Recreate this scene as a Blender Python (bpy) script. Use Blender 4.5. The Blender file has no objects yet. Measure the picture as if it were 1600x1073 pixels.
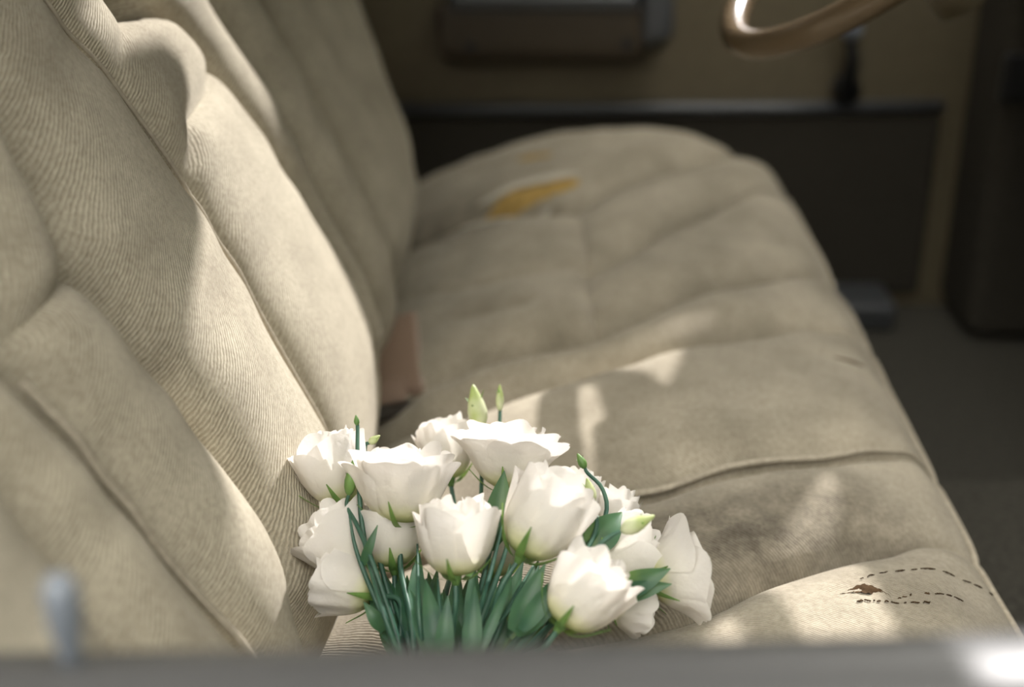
import bpy, math, random
import numpy as np
from mathutils import Vector, Matrix

# ------------------------------------------------------------------ camera, sky, sun, exposure
sc = bpy.context.scene
COL = sc.collection
K = .882                                   # metres per modelling unit
ZS = .34                                   # reference height of the seat top above the cab floor
PITCH = math.radians(25.4)
CAMP = Vector((0, 0, ZS + .68 * K))
cam_d = bpy.data.cameras.new('camera')
cam_d.lens = 50; cam_d.sensor_width = 36; cam_d.clip_start = .01
cam_d.dof.use_dof = True; cam_d.dof.focus_distance = 1.01; cam_d.dof.aperture_fstop = 2.6
cam = bpy.data.objects.new('camera', cam_d); COL.objects.link(cam)
cam.location = CAMP; cam.rotation_euler = (math.pi / 2 - PITCH, 0, 0)
sc.camera = cam

world = bpy.data.worlds.new('sky'); sc.world = world; world.use_nodes = True
bg = world.node_tree.nodes['Background']
bg.inputs[0].default_value = (1.0, .97, .90, 1); bg.inputs[1].default_value = 3.9

SUN = Vector((.557, 1, .784)).normalized() # towards the sun
sun_d = bpy.data.lights.new('sun', 'SUN'); sun_d.energy = 5.7; sun_d.angle = math.radians(.9)
sun_d.color = (1, .955, .94)
sun = bpy.data.objects.new('sun', sun_d); COL.objects.link(sun)
sun.rotation_euler = SUN.to_track_quat('Z', 'Y').to_euler()

sc.view_settings.view_transform = 'Standard'; sc.view_settings.look = 'None'
sc.view_settings.gamma = 1; sc.view_settings.use_curve_mapping = False
sc.view_settings.exposure = .76

# ------------------------------------------------------------------ helpers
RND = random.Random(4)
FW = Vector((0, math.cos(PITCH), -math.sin(PITCH))); UP = Vector((0, math.sin(PITCH), math.cos(PITCH))); RT = Vector((1, 0, 0))
F = 1600 * 50 / 36
def at(u, v, t):                           # a point of the place from its bearing and its distance
    return CAMP + (FW + RT * ((u - 800) / F) + UP * ((536.5 - v) / F)) * (t * K)

def mesh_obj(name, verts, faces, mat, parent=None, smooth=True):
    me = bpy.data.meshes.new(name)
    me.from_pydata([tuple(v) for v in verts], [], [tuple(f) for f in faces])
    if smooth: me.polygons.foreach_set('use_smooth', [True] * len(me.polygons))
    me.materials.append(mat); me.update()
    o = bpy.data.objects.new(name, me); COL.objects.link(o)
    if parent is not None: put(o, parent)
    return o
def put(o, parent):
    o.parent = parent
    w = Vector(parent.get('_w', (0, 0, 0)))
    o.matrix_parent_inverse = Matrix.Translation(-w)
    o['_w'] = tuple(w * 0)
def empty(name, loc, label, cat, group=None):
    o = bpy.data.objects.new(name, None); COL.objects.link(o); o.location = loc; o['_w'] = tuple(loc)
    o.empty_display_size = .02
    return tag(o, label, cat, group)
def tag(o, label, cat=None, group=None, kind=None):
    o['label'] = label
    if cat: o['category'] = cat
    if group: o['group'] = group
    if kind: o['kind'] = kind
    return o
def struct(o, label=None, cat=None):
    o['kind'] = 'structure'
    if label: o['label'] = label
    if cat: o['category'] = cat
    return o

class MB:
    def __init__(s): s.v = []; s.f = []
    def add(s, vs, fs):
        n = len(s.v); s.v += [Vector(p) for p in vs]; s.f += [tuple(i + n for i in f) for f in fs]; return s
    def box(s, a, b, M=None):
        x0, y0, z0 = a; x1, y1, z1 = b
        vs = [Vector(p) for p in ((x0,y0,z0),(x1,y0,z0),(x1,y1,z0),(x0,y1,z0),(x0,y0,z1),(x1,y0,z1),(x1,y1,z1),(x0,y1,z1))]
        if M: vs = [M @ p for p in vs]
        return s.add(vs, [(0,3,2,1),(4,5,6,7),(0,1,5,4),(1,2,6,5),(2,3,7,6),(3,0,4,7)])
    def tube(s, pts, r, n=10, closed=False, cap=True):
        pts = [Vector(p) for p in pts]; m = len(pts)
        rr = r if isinstance(r, (list, tuple)) else [r] * m
        t0 = (pts[1] - pts[0]).normalized()
        nx = t0.orthogonal().normalized(); vs = []; fs = []
        for i, p in enumerate(pts):
            if closed: t = (pts[(i + 1) % m] - pts[i - 1]).normalized()
            else: t = (pts[min(i + 1, m - 1)] - pts[max(i - 1, 0)]).normalized()
            nx = (nx - t * nx.dot(t)).normalized(); ny = t.cross(nx)
            for k in range(n):
                a = 2 * math.pi * k / n; vs.append(p + (nx * math.cos(a) + ny * math.sin(a)) * rr[i])
        for i in range(m if closed else m - 1):
            j = (i + 1) % m
            for k in range(n):
                l = (k + 1) % n; fs.append((i*n+k, i*n+l, j*n+l, j*n+k))
        if cap and not closed: fs += [tuple(range(n - 1, -1, -1)), tuple((m-1)*n + k for k in range(n))]
        return s.add(vs, fs)
    def prism(s, poly, off):               # closed polygon extruded by a vector
        n = len(poly); poly = [Vector(p) for p in poly]; off = Vector(off)
        fs = [tuple(range(n - 1, -1, -1)), tuple(range(n, 2 * n))] + [(i, (i+1) % n, n + (i+1) % n, n + i) for i in range(n)]
        return s.add(poly + [p + off for p in poly], fs)
    def build(s, name, mat, parent=None, smooth=False, bevel=0, seg=3):
        o = mesh_obj(name, s.v, s.f, mat, parent, smooth)
        if bevel:
            b = o.modifiers.new('bevel', 'BEVEL'); b.width = bevel; b.segments = seg; b.limit_method = 'ANGLE'; b.angle_limit = .6
            o.data.polygons.foreach_set('use_smooth', [True] * len(o.data.polygons))
            w = o.modifiers.new('wn', 'WEIGHTED_NORMAL')
        return o

def spline(pts, n=40):
    P = [Vector(p) for p in pts]; P = [P[0] * 2 - P[1]] + P + [P[-1] * 2 - P[-2]]; out = []
    seg = len(P) - 3
    for i in range(seg):
        m = max(2, n // seg)
        for k in range(m):
            t = k / m; a, b, c, d = P[i:i + 4]
            out.append(.5 * ((2*b) + (c - a)*t + (2*a - 5*b + 4*c - d)*t*t + (3*b - a - 3*c + d)*t**3))
    out.append(P[-2].copy()); return out

# ------------------------------------------------------------------ materials
def mat(name):
    m = bpy.data.materials.new(name); m.use_nodes = True
    return m, m.node_tree.nodes, m.node_tree.links, m.node_tree.nodes['Principled BSDF']
def plain(name, col, rough=.6, metal=0, noise=0, nscale=30, spec=.5, bump=0):
    m, N, L, b = mat(name)
    b.inputs['Roughness'].default_value = rough; b.inputs['Metallic'].default_value = metal
    b.inputs['Specular IOR Level'].default_value = spec
    tc = N.new('ShaderNodeTexCoord'); nz = N.new('ShaderNodeTexNoise'); nz.inputs['Scale'].default_value = nscale; nz.inputs['Detail'].default_value = 5
    L.new(tc.outputs['Object'], nz.inputs['Vector'])
    r = N.new('ShaderNodeValToRGB'); c = Vector(col)
    r.color_ramp.elements[0].position = .3; r.color_ramp.elements[1].position = .7
    r.color_ramp.elements[0].color = (*(c * (1 - noise)), 1); r.color_ramp.elements[1].color = (*(c * (1 + noise)), 1)
    L.new(nz.outputs['Fac'], r.inputs['Fac']); L.new(r.outputs['Color'], b.inputs['Base Color'])
    if bump:
        bp = N.new('ShaderNodeBump'); bp.inputs['Strength'].default_value = bump; bp.inputs['Distance'].default_value = .002
        L.new(nz.outputs['Fac'], bp.inputs['Height']); L.new(bp.outputs['Normal'], b.inputs['Normal'])
    return m

def fabric(name, axis, period, c0, c1, rot, rib=.55):
    """worn ribbed velour: fine wales across one axis, uneven nap, faded, dirty and painted-shade patches"""
    m, N, L, b = mat(name)
    b.inputs['Roughness'].default_value = .95; b.inputs['Specular IOR Level'].default_value = .12
    b.inputs['Sheen Weight'].default_value = .25; b.inputs['Sheen Roughness'].default_value = .5
    b.inputs['Sheen Tint'].default_value = (.9, .85, .75, 1)
    tc = N.new('ShaderNodeTexCoord')
    wv = N.new('ShaderNodeTexWave'); wv.bands_direction = axis
    wv.inputs['Scale'].default_value = .31416 / period; wv.inputs['Distortion'].default_value = 3.6
    wv.inputs['Detail'].default_value = 3; wv.inputs['Detail Scale'].default_value = .9; wv.inputs['Detail Roughness'].default_value = .6
    mp = N.new('ShaderNodeMapping'); mp.inputs['Rotation'].default_value = rot
    L.new(tc.outputs['Object'], mp.inputs['Vector']); L.new(mp.outputs['Vector'], wv.inputs['Vector'])
    fine = N.new('ShaderNodeTexNoise'); fine.inputs['Scale'].default_value = 420; fine.inputs['Detail'].default_value = 4
    L.new(tc.outputs['Object'], fine.inputs['Vector'])
    big = N.new('ShaderNodeTexNoise'); big.inputs['Scale'].default_value = 9; big.inputs['Detail'].default_value = 7; big.inputs['Roughness'].default_value = .62
    L.new(tc.outputs['Object'], big.inputs['Vector'])
    r = N.new('ShaderNodeValToRGB'); r.color_ramp.elements[0].position = .32; r.color_ramp.elements[1].position = .62
    r.color_ramp.elements[0].color = (*c0, 1); r.color_ramp.elements[1].color = (*c1, 1)
    L.new(big.outputs['Fac'], r.inputs['Fac'])
    # stains rubbed into the cloth plus painted shade, where the mesh says so
    at_ = N.new('ShaderNodeAttribute'); at_.attribute_name = 'dirt_shade'
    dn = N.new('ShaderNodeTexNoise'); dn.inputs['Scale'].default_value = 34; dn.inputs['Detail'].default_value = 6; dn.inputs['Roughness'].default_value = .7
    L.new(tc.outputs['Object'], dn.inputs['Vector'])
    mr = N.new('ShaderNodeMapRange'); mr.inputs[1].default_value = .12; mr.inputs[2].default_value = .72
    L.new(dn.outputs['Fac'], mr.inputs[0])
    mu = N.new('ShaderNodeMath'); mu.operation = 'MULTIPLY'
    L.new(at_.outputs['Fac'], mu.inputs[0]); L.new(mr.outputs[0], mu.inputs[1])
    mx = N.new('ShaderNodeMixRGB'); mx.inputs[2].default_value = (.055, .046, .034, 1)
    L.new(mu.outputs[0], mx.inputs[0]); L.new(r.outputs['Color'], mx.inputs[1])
    mx2 = N.new('ShaderNodeMixRGB'); mx2.blend_type = 'MULTIPLY'; mx2.inputs[0].default_value = .28
    wr = N.new('ShaderNodeValToRGB'); wr.color_ramp.elements[0].color = (.45, .42, .38, 1); wr.color_ramp.elements[0].position = .0; wr.color_ramp.elements[1].position = .6
    L.new(wv.outputs['Fac'], wr.inputs['Fac']); L.new(mx.outputs[0], mx2.inputs[1]); L.new(wr.outputs['Color'], mx2.inputs[2])
    sp = N.new('ShaderNodeTexNoise'); sp.inputs['Scale'].default_value = 260; sp.inputs['Detail'].default_value = 3
    L.new(tc.outputs['Object'], sp.inputs['Vector'])
    sr = N.new('ShaderNodeValToRGB'); sr.color_ramp.elements[0].position = .3; sr.color_ramp.elements[1].position = .62
    sr.color_ramp.elements[0].color = (.62, .60, .57, 1); sr.color_ramp.elements[1].color = (1.0, 1.0, 1.0, 1)
    L.new(sp.outputs['Fac'], sr.inputs['Fac'])
    mx3 = N.new('ShaderNodeMixRGB'); mx3.blend_type = 'MULTIPLY'; mx3.inputs[0].default_value = .6
    L.new(mx2.outputs[0], mx3.inputs[1]); L.new(sr.outputs['Color'], mx3.inputs[2])
    L.new(mx3.outputs[0], b.inputs['Base Color'])
    ad = N.new('ShaderNodeMath'); ad.operation = 'MULTIPLY_ADD'; ad.inputs[1].default_value = .7
    L.new(fine.outputs['Fac'], ad.inputs[0]); L.new(wv.outputs['Fac'], ad.inputs[2])
    bp = N.new('ShaderNodeBump'); bp.inputs['Strength'].default_value = rib; bp.inputs['Distance'].default_value = .0011
    L.new(ad.outputs[0], bp.inputs['Height']); L.new(bp.outputs['Normal'], b.inputs['Normal'])
    return m

M_BACK = fabric('ribbed velour, back', 'Z', .0023, (.345, .308, .236), (.50, .455, .353), (math.radians(-46), 0, 0))
M_SEAT = fabric('ribbed velour, seat', 'Y', .0023, (.275, .243, .182), (.435, .388, .30), (0, 0, math.radians(28)), .42)
M_PIPE = plain('welt cord cloth', (.36, .32, .25), .9, noise=.15, nscale=200, spec=.1)
M_FOAM = plain('yellowed foam', (.36, .24, .08), .95, noise=.25, nscale=90, spec=.05, bump=.6)
M_RIP = plain('brown backing in the rip', (.055, .034, .018), .95, noise=.3, nscale=160, spec=.05)
M_FRAYED = plain('frayed cloth edge', (.50, .46, .38), .95, noise=.12, nscale=200, spec=.05)
M_DARKMETAL = plain('dark painted steel', (.02, .02, .02), .6)
M_DOOR = plain('brown vinyl door trim', (.115, .095, .058), .5, noise=.08, nscale=60, bump=.15)
M_DOORLOW = plain('brown carpeted door foot', (.042, .038, .030), .95, noise=.2, nscale=160, spec=.1)
M_ARM = plain('brown moulded armrest', (.046, .035, .022), .45, noise=.06, nscale=40)
M_CHROME = plain('dull chrome', (.55, .58, .62), .28, metal=1)
M_GREYTRIM = plain('grey trim strip', (.05, .053, .056), .4)
M_BLACK = plain('black plastic', (.012, .012, .012), .5)
M_FLOOR = plain('dark floor carpet', (.055, .052, .043), .98, noise=.3, nscale=140, spec=.05, bump=.5)
M_SILL = plain('grey vinyl door cap', (.062, .062, .062), .45, noise=.05, nscale=20)
M_RUBBER = plain('black weather strip', (.02, .021, .024), .55)
M_PAINT = plain('dull blue grey paint', (.05, .06, .075), .35, noise=.04, nscale=10)
M_ROOF = plain('brown headliner', (.13, .11, .08), .9, noise=.05, nscale=40)
M_WHEEL = plain('ivory steering wheel rim', (.12, .085, .048), .25, noise=.05, nscale=20)
M_BUCKLE = plain('brown buckle plastic', (.26, .18, .13), .32)
M_STRAP = plain('dark webbing', (.035, .028, .02), .85)
M_GROUND = plain('dark asphalt', (.05, .048, .045), .95, noise=.25, nscale=3)
M_KNOB = plain('pale grey knob', (.16, .18, .21), .45)

# ------------------------------------------------------------------ cab shell (the setting)
# floor of the cab, ground outside
struct(MB().box((-.75, .40, -.03), (1.05, 2.20, 0)).build('floor', M_FLOOR))
hump = [(x, 0, z) for x, z in ((-.20, 0), (-.17, .07), (-.10, .10), (.10, .10), (.17, .07), (.20, 0))]
hp = MB().prism([(.28, 1.28 + p[0], p[2]) for p in hump], (.62, 0, .02)).build('transmission_hump', M_FLOOR, bevel=.01)
struct(hp, 'carpeted hump along the middle of the cab floor', 'floor hump')
hg = MB(); rh = random.Random(8)  # unseen foliage added ahead to hold sky light off the backrest
n1, n2 = 40, 16
hv = [(3.2 + .12*math.sin(2.1*i) + .1*math.sin(5.3*j + i) + rh.uniform(-.06, .06), -9 + 14.5*i/n1, -.46 + 5.2*j/n2 + .06*math.sin(3*i)) for i in range(n1 + 1) for j in range(n2 + 1)]
hf = [(i*(n2+1)+j, (i+1)*(n2+1)+j, (i+1)*(n2+1)+j+1, i*(n2+1)+j+1) for i in range(n1) for j in range(n2)]
hg.add(hv, hf); hg.add([(x + 1.2, y, z) for x, y, z in hv], [tuple(reversed(f)) for f in hf])
tag(hg.build('sky_blocker_hedge', plain('dark sky blocker leaves', (.035, .05, .02), .9, noise=.5, nscale=14, bump=.6), smooth=True), 'tall dark foliage added out of view ahead of the car to cut sky light', 'sky_blocker_hedge')
gw = MB().box((-9, -2.2, -.46), (9, -2.0, 2.2)); gw.box((-9.05, -2.25, 2.2), (9.05, -1.95, 2.28))  # unseen wall added beside the near door to cut low sky light
tag(gw.build('sky_blocker_wall', plain('dark sky blocker stone', (.05, .048, .045), .95, noise=.3, nscale=5, bump=.5), bevel=.02), 'dark wall added out of view on the passenger side to cut low sky light', 'wall')
gr = MB().box((-14, -14, -.50), (14, 14, -.46)).build('ground', M_GROUND); struct(gr)

WSN = Vector((.40, 0, .52)).normalized()
def ws(X, Y):                              # a point of the windscreen plane
    return Vector((X, Y, 1.2 - (X - .36) * .40 / .52))
# roof with windscreen header
ro = MB().box((-.75, .44, 1.37), (.16, 2.42, 1.42)).build('ceiling', M_ROOF, bevel=.02); struct(ro)
# rear wall of the cab
struct(MB().box((-.80, .36, -.03), (-.75, 2.30, 1.42)).build('wall_rear', M_ROOF))
# driver side windscreen pillar: inner edge runs down the raked glass
inner = [(.12, 2.40), (.222, 2.356), (.30, 2.29), (.40, 2.268), (.486, 2.215), (.55, 2.165), (.66, 2.160), (.80, 2.14), (.95, 2.13)]
pil = [ws(x, y) for x, y in inner] + [ws(x, y + .13) for x, y in reversed(inner)]
struct(MB().prism(pil, WSN * .012).build('trim_1', M_ROOF), 'driver side windscreen pillar')
pil2 = [ws(x, .36 + .0 * x) for x in (.12, .95)] + [ws(x, .26) for x in (.95, .12)]
struct(MB().prism(pil2, WSN * .05).build('trim_2', M_ROOF), 'passenger side windscreen pillar')
# rear door pillars
struct(MB().box((-.56, 2.13, 0), (-.42, 2.26, 1.38)).build('trim_3', M_DOOR, bevel=.015), 'driver side rear door pillar')
struct(MB().box((-.62, .34, 0), (-.50, .42, 1.38)).build('trim_4', M_DOOR, bevel=.015), 'passenger side rear door pillar')

# ------------------------------------------------------------------ far door
dY = 2.13
door = MB().box((-.42, dY, -.02), (.86, dY + .07, .78)).build('door_1', M_DOOR, bevel=.02); struct(door)
low = MB().box((-.40, dY - .012, .02), (.66, dY + .01, .318)).build('lower_panel', M_DOORLOW, door, bevel=.03)
tr = MB().tube([(-.36, dY - .012, .330), (0, dY - .018, .332), (.40, dY - .016, .333), (.66, dY - .008, .334)], .010, 10).build('trim_strip', M_GREYTRIM, door, smooth=True)
# armrest: long moulded pull with a raised top rim
def door_pt(u, v, Y):
    d = FW + RT * ((u - 800) / F) + UP * ((536.5 - v) / F)
    return CAMP + d * (Y / d.y)
ax0 = door_pt(682, 50, 2.08).x; ax1 = door_pt(1052, 40, 2.08).x
zt = door_pt(800, 8, 2.07).z; zb = door_pt(800, 96, 2.10).z
arm = MB().prism([(ax0, dY - .068, zb + .02), (ax0 + .012, dY - .05, zb), (ax0 + .012, dY + .01, zb), (ax0, dY + .01, zt), (ax0, dY - .068, zt)], (ax1 - ax0 - .05, 0, 0)).build('armrest', M_ARM, door, bevel=.012)
mbx = MB().prism([(ax1 - .05, dY - .066, zb + .03), (ax1 - .05, dY + .01, zb), (ax1 - .05, dY + .01, zt + .05), (ax1 - .05, dY - .05, zt + .05)], (.05, 0, .012)).build('armrest_end', M_GREYTRIM, door, bevel=.014)
pad = MB().box((ax0 + .02, dY - .074, zt - .008), (ax1 - .055, dY - .0, zt + .016)).build('armrest_pad', M_GREYTRIM, door, bevel=.008)
for u, v in ((735, 73), (980, 68)):
    p = door_pt(u, v, dY - .069)
    MB().tube([(p.x, p.y - .001, p.z), (p.x, p.y + .012, p.z)], [.0085, .0085], 12).build('screw_hole', M_BLACK, arm)
# window crank
ck = door_pt(1330, 45, dY - .06); cb = door_pt(1325, 142, dY - .03)
cr = MB().tube([(cb.x, dY + .0, cb.z), (cb.x, dY - .032, cb.z)], .020, 16).build('window_crank', M_BLACK, door, smooth=True)
MB().tube([(cb.x, dY - .03, cb.z), (cb.x + .001, dY - .036, (cb.z + ck.z) / 2), (ck.x, dY - .042, ck.z)], [.013, .011, .010], 10).build('crank_arm', M_BLACK, cr, smooth=True)
MB().tube([(ck.x, dY - .040, ck.z), (ck.x, dY - .050, ck.z), (ck.x, dY - .066, ck.z), (ck.x, dY - .074, ck.z)], [.006, .014, .016, .010], 14).build('crank_knob', M_KNOB, cr, smooth=True)
# door frame around the window, and an added board that blocks sun through it
fr = MB().box((-.42, dY + .01, .78), (-.36, dY + .05, 1.34)); fr.box((-.42, dY + .01, 1.32), (.14, dY + .05, 1.38))
fr.build('window_frame', M_DOOR, door)
sh = MB().prism([(-.42, 2.185, .74), (.92, 2.185, .74), (.80, 2.185, .87), (.30, 2.185, 1.26), (.12, 2.185, 1.39), (-.42, 2.185, 1.39)], (0, .012, 0)).build('window_sun_blocker', plain('grey sun blocker board', (.20, .19, .17), .9))
tag(sh, 'grey board added in the driver side window to block the sun', 'sun_blocker')
# sill plate under the far door and kick panel ahead of it
p0 = door_pt(1285, 352, 2.06); p1 = door_pt(1445, 352, 2.06)
sp = MB().box((-.40, 2.02, .0), (.60, 2.12, .045)).build('sill_plate', M_GREYTRIM, bevel=.01); struct(sp, 'grey metal sill plate under the far door', 'sill')
kx = door_pt(1508, 250, 2.10).x
kick = MB().box((kx, 1.98, 0), (1.0, 2.16, .80)).build('kick_panel', M_DOORLOW, bevel=.03); struct(kick, 'brown kick panel ahead of the far door', 'panel')
vp = door_pt(1590, 125, 1.97)
MB().box((vp.x - .02, 1.972, vp.z - .035), (vp.x + .10, 1.99, vp.z + .035)).build('vent_opening', M_BLACK, kick, bevel=.006)
fw_ = MB().box((1.0, .36, -.03), (1.05, 2.30, .80)).build('firewall', M_BLACK); struct(fw_, 'dark firewall at the front of the foot well', 'firewall')

# ------------------------------------------------------------------ near door: cap that the camera looks over
def nz(x): return .614 + .034 * x + .03 * x * x
xs = np.linspace(-.62, .72, 60)
def lip(name, prof, m, parent=None):
    vs = []; fs = []; n = len(prof)
    for x in xs:
        for y, z in prof: vs.append((x, y - .012 * x, nz(x) + z))
    for i in range(len(xs) - 1):
        for j in range(n - 1): fs.append((i*n+j, (i+1)*n+j, (i+1)*n+j+1, i*n+j+1))
    return mesh_obj(name, vs, fs, m, parent)
cap = lip('door_2', [(.455, -.62), (.455, -.06), (.449, -.025), (.436, -.007), (.418, 0), (.400, .001), (.388, -.002), (.384, -.010), (.384, -.03)], M_SILL); struct(cap, 'grey near door under the open window')
lip('weather_strip', [(.384, -.03), (.384, -.012), (.380, -.006), (.374, -.008), (.371, -.03)], M_RUBBER, cap)
lip('door_skin', [(.371, -.03), (.366, -.012), (.355, -.008), (.335, -.014), (.315, -.04), (.29, -.2), (.28, -.6)], M_PAINT, cap)
q = Vector((-.163, .425, nz(-.163)))
MB().tube([q + Vector((0, 0, -.01)), q + Vector((0, 0, .006)), q + Vector((0, 0, .016)), q + Vector((0, 0, .030)), q + Vector((0, 0, .036))], [.0045, .0045, .0062, .0066, .004], 16).build('lock_knob', M_KNOB, cap, smooth=True)

# ------------------------------------------------------------------ bench seat
def smooth_profile(a, b, n=900, passes=3, w=41):
    d = np.concatenate([[0], np.cumsum(np.hypot(np.diff(a), np.diff(b)))])
    s = np.linspace(0, d[-1], n); x = np.interp(s, d, a); z = np.interp(s, d, b)
    k = np.hanning(w); k /= k.sum()
    for _ in range(passes):
        xp = np.concatenate([2*x[0] - x[w//2:0:-1], x, 2*x[-1] - x[-2:-w//2-1:-1]]); zp = np.concatenate([2*z[0] - z[w//2:0:-1], z, 2*z[-1] - z[-2:-w//2-1:-1]])
        x = np.convolve(xp, k, 'valid'); z = np.convolve(zp, k, 'valid')
    s = np.concatenate([[0], np.cumsum(np.hypot(np.diff(x), np.diff(z)))])
    tx = np.gradient(x, s); tz = np.gradient(z, s)
    return s, x, z, tx, tz
class Surf:
    def __init__(self, X, Z, flip, key, zfun=False):
        self.s, self.x, self.z, self.tx, self.tz = smooth_profile(np.array(X), np.array(Z))
        self.flip = flip; self.key = key; self.gro = []; self.taper = lambda s: 1.
    def base(self, s):
        return np.interp(s, self.s, self.x), np.interp(s, self.s, self.z)
    def normal(self, s):
        tx = np.interp(s, self.s, self.tx); tz = np.interp(s, self.s, self.tz)
        return (-tz * self.flip, tx * self.flip)
    def groove(self, pts, D, w, p=1.0): self.gro.append((np.array(pts, float), D, w, p))
    def dist(self, s, Y, pts):
        d = np.full(s.shape, 9.)
        for (s0, y0), (s1, y1) in zip(pts[:-1], pts[1:]):
            vx, vy = s1 - s0, y1 - y0; l = vx*vx + vy*vy + 1e-12
            t = np.clip(((s - s0)*vx + (Y - y0)*vy) / l, 0, 1)
            d = np.minimum(d, np.hypot(s - s0 - t*vx, Y - y0 - t*vy))
        return d
    def off(self, s, Y):
        o = np.zeros(s.shape)
        tot = np.zeros(s.shape); slit = np.zeros(s.shape)
        for pts, D, w, p in self.gro:
            d = self.dist(s, Y, pts)
            if w < .005: slit = np.maximum(slit, D*np.exp(-d/w))
            else: tot = tot + (D * np.exp(-(d / w) ** p)) ** 2
        o -= (np.sqrt(tot) + slit)*self.taper(s)
        # slack cloth
        o += .0016 * np.sin(31*s + 9*Y + 2*np.sin(13*Y)) * np.sin(17*Y + 5*s) + .0010 * np.sin(67*s - 23*Y + 1.5*np.sin(31*s))
        return o

k = K
cush = Surf(np.array([-.30,-.2,-.1,0,.1,.2,.3,.36,.41,.443,.455,.45,.44])*k, np.array([-.14,-.11,-.06,-.02,0,.01,.0,-.012,-.04,-.085,-.15,-.25,-.30])*k + ZS, 1, 'seat')
back = Surf(np.array([-.225,-.175,-.155,-.15,-.162,-.184,-.232,-.282,-.330,-.375,-.415,-.455,-.50,-.53])*k, np.array([-.20,-.1,-.05,0,.05,.1,.2,.3,.4,.5,.58,.63,.63,.58])*k + ZS, -1, 'back')
def s_of_x(x):                             # along the cushion, by X (top part only)
    m = np.argmax(cush.x); return np.interp(x, cush.x[:m], cush.s[:m])
def s_of_z(z):
    m = np.argmax(back.z); return np.interp(z, back.z[:m], back.s[:m])

_sa, _sb = float(s_of_x(.25)), float(s_of_x(.39))
def _tap(s):
    t = np.clip((s - _sa)/(_sb - _sa), 0, 1); return 1 - .93*t*t*(3 - 2*t)
cush.taper = _tap
# seams of the cushion (X, Y)
SEAM = {
 'd': [(-.2, .835), (.05, .835), (.119, .842), (.134, .856), (.19, .889), (.272, .933), (.319, .955), (.37, .985), (.40, 1.01)],
 'c': [(-.2, .985), (.0, .990), (.063, .994), (.104, 1.0), (.216, 1.047), (.30, 1.079), (.363, 1.115), (.40, 1.14)],
 'a': [(-.2, 1.24), (-.139, 1.231), (-.025, 1.222), (.081, 1.247), (.193, 1.298), (.286, 1.347), (.339, 1.374), (.40, 1.415)],
 'b': [(-.2, 1.285), (-.137, 1.284), (-.106, 1.311), (0, 1.312), (.085, 1.320), (.208, 1.423), (.312, 1.497), (.36, 1.54), (.40, 1.60)],
 'h2': [(.085, 1.488), (.12, 1.52), (.239, 1.674), (.32, 1.79), (.39, 1.88)],
 'g': [(-.2, 1.768), (-.05, 1.743), (.072, 1.700), (.085, 1.715), (.169, 1.802), (.266, 1.898), (.33, 1.955), (.39, 1.985)],
}
def seam_fn(n):
    p = np.array(SEAM[n]); ss = s_of_x(p[:, 0])
    def f(s):
        k_ = 7; acc = 0
        for j in range(-k_, k_ + 1): acc = acc + np.interp(s + j*.002, ss, p[:, 1])
        return acc / (2*k_ + 1)
    return f
SF = {n: seam_fn(n) for n in SEAM}
s_end = cush.s[-1]; s_f = float(s_of_x(.083)); s_e = float(s_of_x(.155))
sg = np.linspace(0, s_end, 120)
for n, D, w in (('d', .040, .024), ('c', .030, .020), ('a', .042, .021), ('b', .040, .019), ('g', .036, .026)):
    cush.groove(np.stack([sg, SF[n](sg)], 1), D, w)
sg2 = np.linspace(s_f, s_end, 60); cush.groove(np.stack([sg2, SF['h2'](sg2)], 1), .030, .026)
for n in ('d', 'c', 'a', 'b', 'g'): cush.groove(np.stack([sg, SF[n](sg)], 1), .024, .0049)
cush.groove(np.stack([sg2, SF['h2'](sg2)], 1), .018, .0049)
cush.groove([(s_f, float(SF['b'](s_f))), (s_f + .001, 1.5), (s_f - .004, float(SF['g'](s_f)))], .005, .0045)
cush.groove([(s_f, float(SF['b'](s_f))), (s_f + .001, 1.5), (s_f - .004, float(SF['g'](s_f)))], .008, .022)
cush.groove([(s_e - .002, float(SF['d'](s_e))), (s_e + .004, .79), (s_e + .01, .50)], .006, .014)
def sx(pts): return [(float(s_of_x(x)), y) for x, y in pts]
cush.groove(sx([(-.165, 1.56), (-.036, 1.497), (.043, 1.492)]), .010, .014)
cush.groove(sx([(-.056, 1.42), (.014, 1.401)]), .008, .010)
cush.groove(sx([(-.10, 1.76), (-.055, 1.735), (-.01, 1.728)]), .012, .016)
cush.groove(sx([(-.03, 1.752), (.03, 1.748), (.075, 1.75)]), .010, .022)
cush.groove(sx([(.0, 1.90), (.05, 1.89)]), .008, .014)
cush.groove(sx([(.30, 1.26), (.335, 1.262), (.36, 1.275)]), .005, .010)
cush.groove(sx([(.232, .846), (.25, .852), (.274, .849)]), .006, .007)
cush.groove(sx([(.25, .868), (.29, .892), (.33, .905), (.36, .912)]), .005, .006)
cush.groove(sx([(.275, .842), (.31, .86), (.345, .872)]), .004, .006)
cush.groove(sx([(.06, .905), (.12, .915), (.2, .95)]), .004, .03, 2)

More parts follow.
